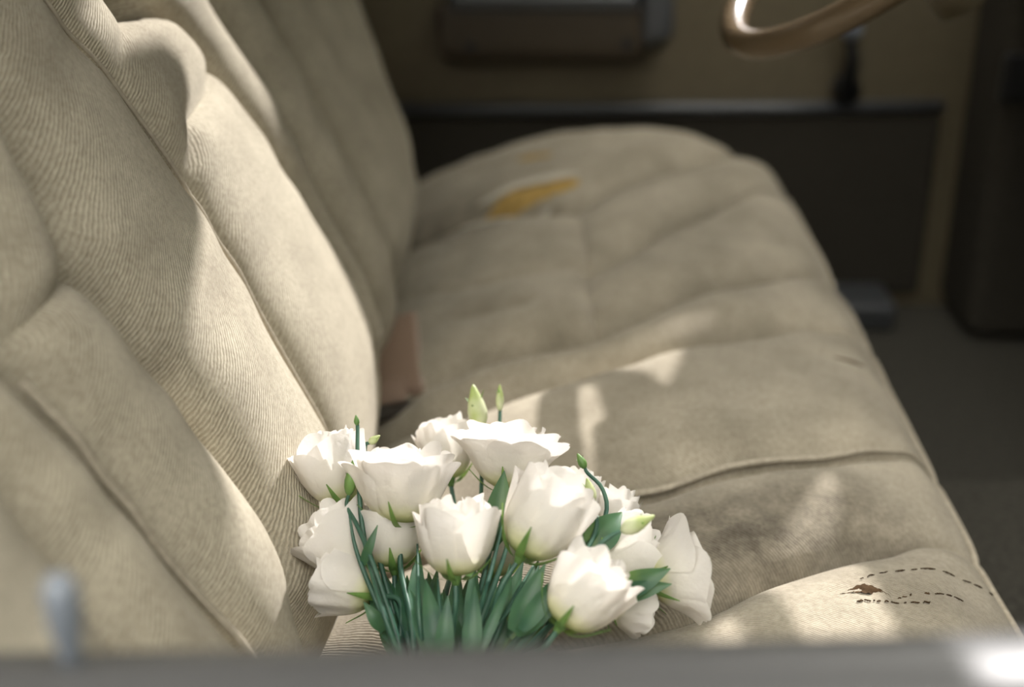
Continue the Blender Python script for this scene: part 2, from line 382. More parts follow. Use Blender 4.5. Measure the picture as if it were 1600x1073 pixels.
Y0c, Y1c = .50, 2.035
def yend(s):
    x = np.interp(s, cush.s, cush.x); t = np.clip((x - .12) / .28, 0, 1)
    e = Y1c - .10 * (1 - np.sqrt(np.maximum(1 - t**2.2, 0)))
    fr_ = s > cush.s[np.argmax(cush.x)]
    return np.where(fr_, Y1c - .10, e)
def ystart(s): return np.full(np.shape(s), Y0c)
RE = .075
def cush_pts(S, Y, wob=True):
    x, z = cush.base(S); nx, nzv = cush.normal(S)
    o = cush.off(S, Y)
    e = np.clip(yend(S) - Y, 0, RE); o -= (RE - np.sqrt(np.maximum(RE**2 - (RE - e)**2, 0))) * .8
    e = np.clip(Y - Y0c, 0, .05); o -= .05 - np.sqrt(np.maximum(.05**2 - (.05 - e)**2, 0))
    return np.stack([x + nx*o, Y, z + nzv*o], -1)
def patch(fn, name, mat_, parent, s0, s1, ya, yb, ns, ny, ends=(True, True), skirt=None, dirt_shade=None):
    s = np.linspace(s0, s1, ns); t = np.linspace(0, 1, ny)
    if ends[0] and ends[1]: tt = .5 - .5*np.cos(np.pi*t); t = .45*t + .55*tt
    elif ends[0]: tt = 1 - np.cos(np.pi/2*t); t = .4*t + .6*tt
    elif ends[1]: tt = np.sin(np.pi/2*t); t = .4*t + .6*tt
    A = ya(s); B = yb(s)
    Y = A[:, None] + (B - A)[:, None]*t[None, :]; S = np.repeat(s[:, None], ny, 1)
    P = fn(S, Y)
    if skirt:
        col = P[:, -1 if skirt > 0 else 0, :]
        extra = []
        for f_ in (.35, .7, 1):
            q_ = col.copy(); q_[:, 2] = q_[:, 2]*(1-f_) + .10*f_; extra.append(q_[:, None, :])
        P = np.concatenate([P] + extra, 1) if skirt > 0 else np.concatenate(extra[::-1] + [P], 1)
    n, m = P.shape[:2]
    idx = np.arange(n*m).reshape(n, m)
    f = np.stack([idx[:-1, :-1], idx[1:, :-1], idx[1:, 1:], idx[:-1, 1:]], -1).reshape(-1, 4)
    o = mesh_obj(name, P.reshape(-1, 3), f.tolist(), mat_, parent)
    if dirt_shade is not None:
        a = o.data.attributes.new('dirt_shade', 'FLOAT', 'POINT')
        a.data.foreach_set('value', np.clip(dirt_shade(P.reshape(-1, 3)), 0, 1).astype(np.float32))
    return o

seat = empty('bench_seat', (0, 1.28, 0), 'worn beige ribbed velour bench seat with channelled cushion and backrest', 'bench seat')
def blob(P, x, y, rx, ry): return np.exp(-((P[:, 0]-x)/rx)**2 - ((P[:, 1]-y)/ry)**2)
def dirt_shade_c(P):  # stains, with shade painted in behind seam d and in the rear corner
    return 1.0*blob(P, .15, .925, .15, .055) + .6*blob(P, .26, .985, .09, .045) + .35*blob(P, .30, 1.2, .05, .03) + .25*blob(P, .33, .86, .05, .05) + .45*blob(P, .23, .80, .16, .06) + .15*blob(P, .18, 1.15, .15, .1) + .35*blob(P, -.08, 1.5, .08, .15) + .75*blob(P, -.12, 1.75, .13, .16)  # the near panel blob darkens the cloth to dim its sun patch
f0 = lambda s: ystart(s); f1 = lambda s: yend(s)
kw = dict(dirt_shade=dirt_shade_c)
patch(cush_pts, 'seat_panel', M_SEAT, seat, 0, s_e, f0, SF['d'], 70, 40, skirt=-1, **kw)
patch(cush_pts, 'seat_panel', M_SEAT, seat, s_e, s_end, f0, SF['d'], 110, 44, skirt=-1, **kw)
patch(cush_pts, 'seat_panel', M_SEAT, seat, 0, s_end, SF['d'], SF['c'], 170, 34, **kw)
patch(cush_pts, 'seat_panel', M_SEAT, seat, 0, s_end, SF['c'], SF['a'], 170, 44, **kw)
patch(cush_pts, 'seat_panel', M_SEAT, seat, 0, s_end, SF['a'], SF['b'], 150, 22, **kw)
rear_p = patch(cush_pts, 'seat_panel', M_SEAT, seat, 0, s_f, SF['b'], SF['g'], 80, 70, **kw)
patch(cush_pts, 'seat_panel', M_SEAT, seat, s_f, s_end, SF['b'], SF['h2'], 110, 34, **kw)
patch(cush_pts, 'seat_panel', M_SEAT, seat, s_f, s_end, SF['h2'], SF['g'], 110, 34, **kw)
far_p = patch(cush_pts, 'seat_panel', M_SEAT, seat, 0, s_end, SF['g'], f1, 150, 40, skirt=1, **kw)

def on_cush(x, y, lift=0):
    S = np.array([[float(s_of_x(x))]]); Y = np.array([[y]]); P = cush_pts(S, Y)[0, 0]
    nx, nn = cush.normal(S); return Vector(P) + Vector((float(nx[0, 0]), 0, float(nn[0, 0]))) * lift
def on_cush_many(a):
    S = s_of_x(a[:, 0])[:, None]; P = cush_pts(S, a[:, 1][:, None])[:, 0]; nx, nn = cush.normal(S[:, 0])
    P[:, 0] += nx*a[:, 2]; P[:, 2] += nn*a[:, 2]; return P
def cord(pts, r, name='piping', m=M_PIPE, parent=seat):
    return MB().tube(pts, r, 8).build(name, m, parent, smooth=True)
def cush_cord(fn, s0, s1, lift, r, n=90):
    s = np.linspace(s0, s1, n)[:, None]; Y = fn(s[:, 0])[:, None]; P = cush_pts(s, Y)[:, 0]
    nx, nn = cush.normal(s[:, 0])
    tp = _tap(s[:, 0])
    cord([Vector(P[i]) + Vector((nx[i], 0, nn[i]))*(lift*tp[i]) for i in range(n)], [r*(.35 + .65*tp[i]) for i in range(n)])
cush_cord(lambda s: SF['c'](s) + .004, .05, s_end*.8, .0200, .0030)
# welt along the front edge
i_f = int(np.argmin(np.abs(cush.x - .385) + 9*(np.arange(len(cush.x)) < np.argmax(cush.z))))
s_w = cush.s[i_f] + .012
yy = np.linspace(.52, 1.90, 140); P = cush_pts(np.full((140, 1), s_w), yy[:, None])[:, 0]; nx, nn = cush.normal(np.array([s_w]))
cord([Vector(P[i]) + Vector((nx[0], 0, nn[0]))*.002 for i in range(140)], .0034)

# the tear with its foam, and small rips
def lens(name, m, parent, pts, w, lift, belly=.003, n=26):
    c = spline(pts, n); vs = []; fs = []; N_ = len(c); mseg = 6
    for i, p in enumerate(c):
        t = i/(N_-1); ww = w*(math.sin(math.pi*t)**.7)*(1 + .25*math.sin(9*t + w*900))
        for j in range(mseg+1):
            a = j/mseg*2 - 1
            vs.append((p.x, p.y + ww*a, lift + belly*(1-a*a)*math.sin(math.pi*t) + .0006*math.sin(40*t+7*a)))
    vs = on_cush_many(np.array(vs))
    for i in range(N_-1):
        for j in range(mseg): a0 = i*(mseg+1)+j; fs.append((a0, a0+mseg+1, a0+mseg+2, a0+1))
    return mesh_obj(name, vs, fs, m, parent)
V3 = lambda l: [Vector((x, y, 0)) for x, y in l]
lens('foam', M_FOAM, far_p, V3([(-.045, 1.752), (-.01, 1.760), (.03, 1.762), (.06, 1.766), (.088, 1.772)]), .020, .001, .006)
lens('torn_flap', M_FRAYED, far_p, V3([(-.05, 1.775), (0, 1.785), (.05, 1.788), (.09, 1.785)]), .008, .004, .004)
lens('torn_flap', M_FRAYED, rear_p, V3([(-.10, 1.722), (-.05, 1.715), (0, 1.715), (.05, 1.725)]), .008, .003, .005)
lens('foam', M_FOAM, far_p, V3([(0, 1.90), (.03, 1.898), (.055, 1.895)]), .006, .001, .001)
near_p = seat.children[1]
lens('rip', M_RIP, near_p, V3([(.236, .846), (.25, .852), (.262, .853), (.274, .849)]), .0042, .0012, .0004)
for path in ([(.255, .866), (.275, .880), (.30, .891), (.335, .900), (.36, .906), (.38, .915)], [(.278, .846), (.293, .853), (.315, .860), (.34, .866)], [(.245, .835), (.27, .838), (.30, .842)]):
    pp = spline([(x, y, 0) for x, y in path], 60); i_ = 0
    while i_ < len(pp) - 6:
        l_ = RND.randint(3, 8)
        if RND.random() < .92:
            q_ = pp[i_:i_ + l_:2]
            if len(q_) > 1: lens('rip', M_RIP, near_p, [p_ + Vector((0, RND.uniform(-.001, .001), 0)) for p_ in q_], RND.uniform(.0004, .0011), .0008, .0003, 10)
        i_ += l_ + RND.randint(0, 2)
mid_p = seat.children[3]
lens('rip', M_RIP, mid_p, V3([(.318, 1.262), (.336, 1.264), (.352, 1.272)]), .0022, .001, .0003)

# ---- backrest
BSEAM = {'L0': [(.2, .60), (.475, .600), (.505, .611), (.559, .612), (.611, .617), (.9, .63)],
 'L1': [(.2, .72), (.394, .72), (.463, .709), (.54, .697), (.613, .687), (.641, .708), (.689, .75), (.73, .765), (.9, .77)],
 'L2': [(.2, .81), (.36, .814), (.392, .83), (.429, .838), (.475, .836), (.525, .831), (.575, .82), (.618, .813), (.645, .829), (.687, .838), (.729, .844), (.9, .845)],
 'L3': [(.2, 1.0), (.388, 1.008), (.45, 1.016), (.507, 1.024), (.577, 1.033), (.631, 1.023), (.682, 1.010), (.735, .98), (.9, .95)],
 'L4': [(.2, 1.25), (.357, 1.25), (.40, 1.272), (.46, 1.272), (.52, 1.253), (.581, 1.25), (.629, 1.244), (.661, 1.225), (.69, 1.19), (.9, 1.17)],
 'L4b': [(.2, 1.33), (.437, 1.337), (.512, 1.350), (.568, 1.358), (.60, 1.352), (.66, 1.34), (.9, 1.33)],
 'L5': [(.2, 1.50), (.414, 1.498), (.498, 1.511), (.561, 1.513), (.622, 1.515), (.9, 1.515)]}
def bseam_fn(n):
    p = np.array(BSEAM[n]); ss = s_of_z(p[:, 0])
    def f(s):
        acc = 0
        for j in range(-6, 7): acc = acc + np.interp(s + j*.002, ss, p[:, 1])
        return acc/13
    return f
BF = {n: bseam_fn(n) for n in BSEAM}
sb1 = back.s[-1]; sbg = np.linspace(0, sb1, 120); s_y = float(s_of_z(.617))
for n, D, w in (('L0', .052, .030), ('L1', .054, .030), ('L2', .058, .030), ('L3', .036, .026), ('L4', .030, .020), ('L4b', .046, .024), ('L5', .036, .036)):
    back.groove(np.stack([sbg, BF[n](sbg)], 1), D, w)
for n in BSEAM: back.groove(np.stack([sbg, BF[n](sbg)], 1), .022, .0049)
def by(n): return float(BF[n](np.array([s_y]))[0])
back.groove([(s_y, .50), (s_y, by('L0')), (s_y + .002, by('L1')), (s_y, by('L2'))], .020, .018)
back.groove([(s_y, .50), (s_y, by('L0')), (s_y + .002, by('L1')), (s_y, by('L2'))], .005, .003)
bz = lambda l: [(float(s_of_z(z)), y) for y, z in l]
back.groove(bz([(1.033, .582), (1.06, .60), (1.087, .617), (1.173, .619), (1.244, .629)]), .018, .016)
back.groove(bz([(1.018, .668), (1.045, .686), (1.075, .697)]), .012, .016)          # rounded top of the centre armrest
back.groove(bz([(1.09, .722), (1.14, .712), (1.175, .704)]), .10, .020, 2)           # open gap above it
back.groove(bz([(1.085, .715), (1.13, .735), (1.15, .80)]), .030, .02)
back.groove(bz([(1.035, .578), (1.055, .572), (1.08, .575)]), .006, .010)
back.groove(bz([(1.63, .60), (1.66, .50), (1.66, .44)]), .008, .02)
Y0b, Y1b = .48, 1.955
def b1(s):
    z = np.interp(s, back.s, back.z); return 1.82 + .16*np.clip((z - .36)/.2, 0, 1)
def b0(s): return np.full(np.shape(s), Y0b)
RB = .07
def back_pts(S, Y):
    x, z = back.base(S); nx, nzv = back.normal(S)
    o = back.off(S, Y) + .012
    e = np.clip(b1(S) - Y, 0, RB); o -= RB - np.sqrt(np.maximum(RB**2 - (RB - e)**2, 0))
    return np.stack([x + nx*o, Y, z + nzv*o], -1)
order = [b0, BF['L0'], BF['L1'], BF['L2'], BF['L3'], BF['L4'], BF['L4b'], BF['L5'], b1]
res = [16, 22, 30, 40, 44, 24, 30, 40]
split = {0, 1, 2, 4}
for i in range(8):
    if i in split:
        patch(back_pts, 'back_panel', M_BACK, seat, 0, s_y, order[i], order[i+1], 90, res[i])
        patch(back_pts, 'back_panel', M_BACK, seat, s_y, sb1, order[i], order[i+1], 80, res[i])
    else:
        o = patch(back_pts, 'back_panel', M_BACK, seat, 0, sb1, order[i], order[i+1], 170, res[i])
def back_cord(fn, z0, z1, lift, r, n=90):
    s = np.linspace(float(s_of_z(z0)), float(s_of_z(z1)), n)[:, None]; Y = fn(s[:, 0])[:, None]; P = back_pts(s, Y)[:, 0]
    nx, nn = back.normal(s[:, 0]); cord([Vector(P[i]) + Vector((nx[i], 0, nn[i]))*lift for i in range(n)], r)
back_cord(lambda s: BF['L3'](s) - .004, .28, .78, .0215, .0018)
back_cord(lambda s: BF['L1'](s) - .004, .34, .60, .026, .003)
# steel frame under the cushion and the shell behind the backrest
MB().box((-.16, .54, .0), (.34, 1.88, .20)).build('seat_frame', M_DARKMETAL, seat, bevel=.01)
MB().prism([(-.30, .56, .10), (-.24, .56, .10), (-.50, .56, .80), (-.56, .56, .80)], (0, 1.22, 0)).build('back_shell', M_DARKMETAL, seat)

# ------------------------------------------------------------------ seat belt buckle tucked between cushion and backrest
bk = empty('seat_belt_buckle', (-.12, 1.38, .27), 'brown plastic seat belt buckle tucked between cushion and backrest', 'buckle')
ex = (at(648, 505, 1.62) - at(560, 520, 1.60)).normalized()
def slab(name, m, quad, thick, bev):
    n = (quad[1]-quad[0]).cross(quad[3]-quad[0]).normalized()
    if n.z < 0: n = -n
    return MB().prism([q_ - n*thick for q_ in quad], n*thick).build(name, m, bk, bevel=bev)
def cl(x, y, h): return on_cush(x, y, h)
slab('housing', M_BUCKLE, [cl(-.175, 1.335, .020), cl(-.098, 1.315, .024), cl(-.096, 1.435, .024), cl(-.17, 1.455, .020)], .020, .007)
slab('webbing', M_STRAP, [cl(-.185, 1.262, .006), cl(-.135, 1.270, .008), cl(-.095, 1.315, .008), cl(-.165, 1.345, .008)], .004, .001)
slab('latch_tongue', M_BUCKLE, [cl(-.175, 1.300, .018), cl(-.118, 1.308, .018), cl(-.110, 1.325, .018), cl(-.17, 1.318, .018)], .006, .002)

# ------------------------------------------------------------------ steering wheel
WC = Vector((.388, 1.456, .730)); AL = .874; WR = .206
e2 = Vector((math.sin(AL), 0, math.cos(AL))); ey = Vector((0, 1, 0)); wn = Vector((-math.cos(AL), 0, math.sin(AL)))
def wp(th, r, h=0): return WC + (ey*math.cos(th) + e2*math.sin(th))*r + wn*h
sw = empty('steering_wheel', WC, 'ivory steering wheel with thin shiny rim at the top edge', 'steering wheel')
MB().tube([wp(2*math.pi*i/96, WR) for i in range(96)], .0145, 14, closed=True).build('rim', M_WHEEL, sw, smooth=True)
def wq(y_, e_, h): return WC + ey*y_ + e2*e_ + wn*h
for sg_ in (1, -1):
    MB().prism([wq(sg_*.05, .055, -.02), wq(sg_*.12, .045, -.012), wq(sg_*.198, .030, -.004), wq(sg_*.190, -.080, -.004), wq(sg_*.12, -.098, -.012), wq(sg_*.05, -.104, -.02)], wn*.012).build('spoke', M_WHEEL, sw, bevel=.003)
MB().prism([wq(-.07, .06, -.016), wq(.07, .06, -.016), wq(.08, 0, -.016), wq(.07, -.108, -.016), wq(-.07, -.108, -.016), wq(-.08, 0, -.016)], wn*.02).build('horn_pad', M_WHEEL, sw, bevel=.006)
MB().tube([wq(.04, -.02, -.08), wq(.16, -.01, -.07), wq(.23, .0, -.055), wq(.25, .003, -.05)], [.006, .007, .010, .008], 10).build('signal_lever', M_BLACK, sw, smooth=True)
MB().tube([wp(0, 0, -.06), wp(0, 0, -.05), wp(0, 0, -.02), wp(0, 0, -.008)], [.045, .05, .05, .04], 28).build('hub', M_WHEEL, sw, smooth=True)
MB().tube([wp(0, 0, -.05), wp(0, 0, -.09), wp(0, 0, -.12)], [.035, .035, .035], 20).build('column', M_DOOR, sw, smooth=True)
# dashboard, with an unseen instrument block shaped to shade the cushion
db = MB().prism([(.66, .44, .62), (.655, .44, .80), (.665, .44, .905), (.70, .44, .922), (.80, .44, .88), (1.02, .44, .80), (1.0, .44, .55)], (0, 1.70, 0)).build('dashboard', M_ARM, bevel=.008)
blocker_outline = [(.67, 2.17), (.63, 2.084), (.602, 1.973), (.585, 1.88), (.555, 1.72), (.545, 1.58), (.575, 1.56), (.592, 1.618), (.620, 1.690), (.648, 1.735), (.690, 1.81), (.74, 1.90), (.76, 2.2)]
MB().prism([ws(x, y) - SUN*.09 for x, y in blocker_outline], WSN*.02).build('cluster_sun_blocker', M_ARM, db, bevel=.004)
tag(db, 'brown padded dashboard beyond the steering wheel', 'dashboard')

# ------------------------------------------------------------------ sun visors turned down over the windscreen
def visor(outline, label):
    o = MB().prism([ws(x, y) - WSN*.035 for x, y in outline], WSN*.018).build('sun_visor', M_ROOF, bevel=.006)
    return tag(o, label, 'sun visor', 'sun visors')
e_ = Vector((SUN.x, SUN.y, 0))
sh_ = -.035/(SUN.dot(WSN))                 # the visor hangs a little inside the glass
def vs_(x, y): return (x + SUN.x*sh_*.72, y + SUN.y*sh_)
out = [(.10, 1.30), (.10, 1.80), (.165, 1.80), (.180, 1.86), (.190, 1.905), (.205, 1.930), (.225, 1.928), (.245, 1.910), (.260, 1.865), (.274, 1.80), (.285, 1.755), (.31, 1.727), (.335, 1.695), (.365, 1.677), (.40, 1.674), (.44, 1.66), (.46, 1.60), (.46, 1.40), (.44, 1.32)]
visor(out, 'brown sun visor turned down in front of the driver')
visor([(.10, .46), (.10, 1.26), (.42, 1.28), (.50, 1.22), (.50, .52), (.45, .46)], 'brown sun visor added on the passenger side to shade the sill')  # added out of view, lengthened to keep sun off the near sill

# ------------------------------------------------------------------ flowers
def petal_mat():
    m, N, L, b = mat('white petal')
    a = N.new('ShaderNodeAttribute'); a.attribute_name = 'tip'
    r = N.new('ShaderNodeValToRGB'); E_ = r.color_ramp.elements
    E_[0].position = .0; E_[0].color = (.42, .52, .12, 1); E_[1].position = .40; E_[1].color = (.80, .765, .675, 1)
    e = E_.new(.18); e.color = (.80, .80, .50, 1); e = E_.new(.8); e.color = (.83, .80, .755, 1)
    L.new(a.outputs['Fac'], r.inputs['Fac'])
    tc = N.new('ShaderNodeTexCoord'); nz_ = N.new('ShaderNodeTexNoise'); nz_.inputs['Scale'].default_value = 120; nz_.inputs['Detail'].default_value = 3
    L.new(tc.outputs['Object'], nz_.inputs['Vector'])
    bp = N.new('ShaderNodeBump'); bp.inputs['Strength'].default_value = .5; bp.inputs['Distance'].default_value = .003; L.new(nz_.outputs['Fac'], bp.inputs['Height'])
    b.inputs['Roughness'].default_value = .6; b.inputs['Specular IOR Level'].default_value = .25
    L.new(r.outputs['Color'], b.inputs['Base Color']); L.new(bp.outputs['Normal'], b.inputs['Normal'])
    t = N.new('ShaderNodeBsdfTranslucent'); L.new(r.outputs['Color'], t.inputs['Color'])
    mx = N.new('ShaderNodeMixShader'); mx.inputs[0].default_value = .34
    L.new(b.outputs[0], mx.inputs[1]); L.new(t.outputs[0], mx.inputs[2])
    L.new(mx.outputs[0], N['Material Output'].inputs['Surface'])
    return m
def green_mat(name, c0, c1, tr=.25):
    m, N, L, b = mat(name)
    tc = N.new('ShaderNodeTexCoord'); nz_ = N.new('ShaderNodeTexNoise'); nz_.inputs['Scale'].default_value = 60
    L.new(tc.outputs['Object'], nz_.inputs['Vector'])
    r = N.new('ShaderNodeValToRGB'); r.color_ramp.elements[0].color = (*c0, 1); r.color_ramp.elements[1].color = (*c1, 1)
    r.color_ramp.elements[0].position = .35; r.color_ramp.elements[1].position = .65
    L.new(nz_.outputs['Fac'], r.inputs['Fac']); L.new(r.outputs['Color'], b.inputs['Base Color'])
    b.inputs['Roughness'].default_value = .45
    t = N.new('ShaderNodeBsdfTranslucent'); t.inputs['Color'].default_value = (.35, .5, .08, 1)
    mx = N.new('ShaderNodeMixShader'); mx.inputs[0].default_value = tr
    L.new(b.outputs[0], mx.inputs[1]); L.new(t.outputs[0], mx.inputs[2]); L.new(mx.outputs[0], N['Material Output'].inputs['Surface'])
    return m
M_PETAL = petal_mat()
M_STEM = green_mat('blue green stem', (.022, .075, .052), (.045, .12, .075), .06)
M_LEAF = green_mat('green leaf', (.020, .080, .046), (.045, .125, .060), .18)
M_SEPAL = green_mat('fresh green sepal', (.085, .19, .055), (.17, .30, .08), .22)
M_BUD = green_mat('pale green bud', (.50, .58, .22), (.80, .82, .55), .35)

def frame(axis):
    z = axis.normalized(); x = z.orthogonal().normalized(); y = z.cross(x); return x, y, z
def make_petal(base, axis, ang, R, H, opn, half, ruf, rg, parent, flop=0., close=0.):
    """one broad rounded petal: a cupped sheet with a softly waved rim"""
    x, y, z = frame(axis); na, nb = 19, 13; vs = []; fs = []; tip = []
    p1, p2, p3, p4 = (rg.uniform(0, 6.28) for _ in range(4)); hh = H*rg.uniform(.93, 1.05); lean = rg.uniform(-.18, .18); out_ = rg.uniform(-.07, .10)
    for i in range(nb):
        b0_ = i/(nb-1)
        for j in range(na):
            a = j/(na-1)*2 - 1
            b = b0_*(1 - .24*abs(a)**3.2 - .05*b0_*(1 + math.sin(5*a + p4))*.5)
            bb = min(b*1.3, 1)
            r = R*(.07 + .93*math.sin(bb*math.pi/2)**.6)*(1 + (opn + out_)*b**3 - close*max(0, b-.45)**1.4)
            r += R*flop*max(0, b-.62)**1.5*2.2
            zz = hh*(.30*b + .70*b**1.55) - hh*flop*max(0, b-.68)**1.7*1.8
            th = ang + a*half*(.62 + .38*math.sin(math.pi*min(b, 1)*.62)) + lean*b
            e = b**3
            r += ruf*e*(math.sin(3.6*a + p1) + .5*math.sin(7.5*a + p2)) - R*.05*a*a*b + R*.012*math.sin(9*a + p3)*b
            zz += ruf*e*math.sin(4*a + p3)*.35
            vs.append(base + x*(r*math.cos(th)) + y*(r*math.sin(th)) + z*zz); tip.append(b)
    for i in range(nb-1):
        for j in range(na-1): fs.append((i*na+j, i*na+j+1, (i+1)*na+j+1, (i+1)*na+j))
    o = mesh_obj('petal', vs, fs, M_PETAL, parent)
    at_ = o.data.attributes.new('tip', 'FLOAT', 'POINT'); at_.data.foreach_set('value', tip)
    return o
def blade(p0, p1, w, bend, fold=.25, n=10, name='leaf', m=None, parent=None, side=None):
    """lance shaped leaf from p0 to p1"""
    p0 = Vector(p0); p1 = Vector(p1); d = p1 - p0; view = (CAMP - p0).normalized()
    sd = side if side is not None else d.cross(view).normalized(); nn = sd.cross(d).normalized()
    vs = []; fs = []; c = 4
    for i in range(n+1):
        t = i/n; ww = w*.5*(math.sin(math.pi*(.06 + .94*t)**.75)) + .0003
        p = p0 + d*t + nn*(bend*math.sin(math.pi*t))
        for j in range(c+1):
            a = j/c*2 - 1; vs.append(p + sd*(ww*a) + nn*(fold*ww*abs(a)))
    for i in range(n):
        for j in range(c): q_ = i*(c+1)+j; fs.append((q_, q_+1, q_+c+2, q_+c+1))
    return mesh_obj(name, vs, fs, m or M_LEAF, parent)

def stem_to(base, tip, axis, sag, r0=.0024, r1=.0018):
    d = (tip - base).length
    return spline([base, base.lerp(tip, .35) + Vector((0, 0, sag)), tip - axis.normalized()*d*.28 + Vector((0, 0, sag*.4)), tip], 18), r0, r1
FG = 'cut white flowers in the bunch'
def axis3(a, b, c): return (RT*a + UP*b - FW*c).normalized()
def flower(label, u, v, t, ax, wpx, hpx, opn=.15, flop=0., base_uv=None, seed=0, sag=.004, nw=(5, 5, 4)):
    rg = random.Random(seed + 11)
    bu, bv, bt = base_uv or (690 + rg.uniform(-60, 60), 1062 + rg.uniform(-6, 10), 1.08 + rg.uniform(-.02, .03))
    bp = at(bu, bv, bt); e = empty('lisianthus', bp, label, 'flower', FG)
    base = at(u, v, t); axis = axis3(*ax); px = t*K/F; R = wpx*px*.5/(1 + opn); H = hpx*px
    pts, r0, r1 = stem_to(bp, base, axis, sag)
    MB().tube(pts, [r0 + (r1-r0)*i/(len(pts)-1) for i in range(len(pts))], 8).build('stem', M_STEM, e, smooth=True)
    x, y, z = frame(axis)
    # green cup under the bloom
    cup = MB().tube([base - z*.004, base, base + z*.004, base + z*.010], [.0022, .0036, .0046, .0036], 10).build('bloom', M_SEPAL, e, smooth=True)
    for k_ in range(5):
        a = 2*math.pi*k_/5 + rg.uniform(-.2, .2); d = x*math.cos(a) + y*math.sin(a)
        sdv = z.cross(d).normalized(); vs = []; fs = []; bl = rg.uniform(.34, .52); wv_ = rg.uniform(.0018, .0028)
        for i in range(9):
            t_ = i/8; b_ = .02 + bl*t_; r_ = R*(.07 + .93*math.sin(min(b_*1.3, 1)*math.pi/2)**.6)*1.04 + .0022 + .004*t_**3; h_ = H*(.30*b_ + .70*b_**1.55) - .001
            w_ = wv_*(1 - t_**1.6) + .0004
            for q_ in (-1, -.5, 0, .5, 1): vs.append(base + d*(r_ - .0008*q_*q_) + sdv*(w_*q_) + z*h_)
        for i in range(8):
            for q_ in range(4): n0 = i*5 + q_; fs.append((n0, n0 + 1, n0 + 6, n0 + 5))
        mesh_obj('sepal', vs, fs, M_SEPAL, cup)
    for wh, (cnt, rr, hh, op, hf, cl_) in enumerate(((nw[0], 1.0, .90, opn + .04, .95, 0), (nw[1], .93, 1.0, opn*.8, .95, .25), (nw[2], .76, 1.05, opn*.6, 1.05, .5), (4, .52, 1.04, opn*.4, 1.2, .6), (3, .30, 1.0, 0, 1.4, .5))):
        o0 = rg.uniform(0, 6)
        for k_ in range(cnt):
            make_petal(base + z*.002, axis, o0 + 2*math.pi*k_/cnt + rg.uniform(-.15, .15), R*rr*rg.uniform(.93, 1.05), H*hh, op, hf, R*.085*(1 + opn), rg, cup, flop*(1 if wh == 0 else .6 if wh == 1 else .15), max(0, cl_ - 1.2*opn))
    return e
def bud(label, u, v, t, tu, tv, wpx, m=M_BUD, base_uv=None, mid=None, seed=0, sep=True):
    rg = random.Random(seed + 70)
    bu, bv, bt = base_uv or (690 + rg.uniform(-50, 50), 1062, 1.09)
    bp = at(bu, bv, bt); e = empty('lisianthus_bud', bp, label, 'flower bud', 'buds in the bunch')
    b0_ = at(u, v, t); b1_ = at(tu, tv, t); ax = (b1_-b0_); px = t*K/F; w = wpx*px*.5; z = ax.normalized(); L_ = ax.length
    pts = spline([bp] + ([at(*q_) for q_ in mid] if mid else []) + [b0_ - ax*.35, b0_], 24)
    MB().tube(pts, [.0020 - .0008*i/(len(pts)-1) for i in range(len(pts))], 8).build('stem', M_STEM, e, smooth=True)
    prof = ((-.04, .18), (.05, .62), (.2, .92), (.38, 1.0), (.58, .82), (.78, .5), (.93, .26), (1.0, .06))
    o = MB().tube([b0_ + ax*s_ for s_, _ in prof], [w*q_ for _, q_ in prof], 12).build('bud_head', m, e, smooth=True)
    if sep:
        x, y, _ = frame(z)
        for k_ in range(4):
            a = 2*math.pi*k_/4 + .4; d = x*math.cos(a) + y*math.sin(a)
            blade(b0_ + d*w*.4, b0_ + z*L_*rg.uniform(.55, .85) + d*w*1.05, max(w*.75, .002), -w*.5, .2, 7, 'sepal', M_SEPAL, e, side=z.cross(d).normalized())
    return e

flower('white flower furthest left, cupped upward against the backrest', 541, 790, 1.16, (-.36, .9, -0.14), 120, 112, .12, .1, (640, 1058, 1.08), 1)
flower('large open white flower left of the middle with ruffled rim', 628, 822, 1.12, (.02, 1, -0.10), 162, 120, .22, .25, (650, 1060, 1.07), 2)
flower('white flower half hidden below the large left one', 616, 890, 1.13, (-.10, 1, -0.22), 112, 101, .1, .1, (655, 1062, 1.09), 3)
flower('shaded cream flower low at the left beside the backrest', 580, 902, 1.13, (-.72, .75, -0.27), 127, 125, .15, .2, (640, 1064, 1.08), 4)
flower('lowest left cream flower hanging toward the backrest', 588, 930, 1.11, (-.95, .28, -0.27), 112, 97, .2, .2, (648, 1064, 1.08), 5)
flower('small white flower at the back beside the tall pale bud', 704, 752, 1.26, (-.14, 1, -0.27), 92, 97, .15, .15, (690, 1060, 1.10), 6)
flower('wide frilly white flower at the top of the bunch', 792, 768, 1.20, (.08, 1, -0.16), 178, 97, .55, .45, (715, 1060, 1.10), 7)
flower('white flower low in the middle facing the near door', 712, 905, 1.06, (.0, 1, -0.12), 129, 118, .08, .1, (700, 1064, 1.06), 8)
flower('big white flower right of the middle leaning to the front', 812, 872, 1.07, (.52, .85, -0.20), 140, 146, .10, .1, (735, 1064, 1.07), 9)
flower('greenish white flower behind the big right one', 893, 822, 1.19, (.12, 1, -0.22), 88, 84, .1, .1, (745, 1060, 1.10), 10)
flower('small white flower behind the broad leaf at the right', 952, 842, 1.19, (.28, 1, -0.27), 71, 74, .12, .1, (750, 1060, 1.10), 11)
flower('white flower lying on its side at the right behind the leaves', 918, 898, 1.12, (.86, .50, -0.22), 120, 122, .1, .1, (760, 1062, 1.09), 12)
flower('white flower furthest right with flared ruffled petals', 1012, 908, 1.11, (.97, .16, -0.20), 162, 80, .45, .35, (770, 1064, 1.09), 13)
flower('front right white flower lowest beside the door sill', 874, 980, 1.03, (.60, .78, -0.14), 131, 129, .08, .15, (780, 1066, 1.06), 14)
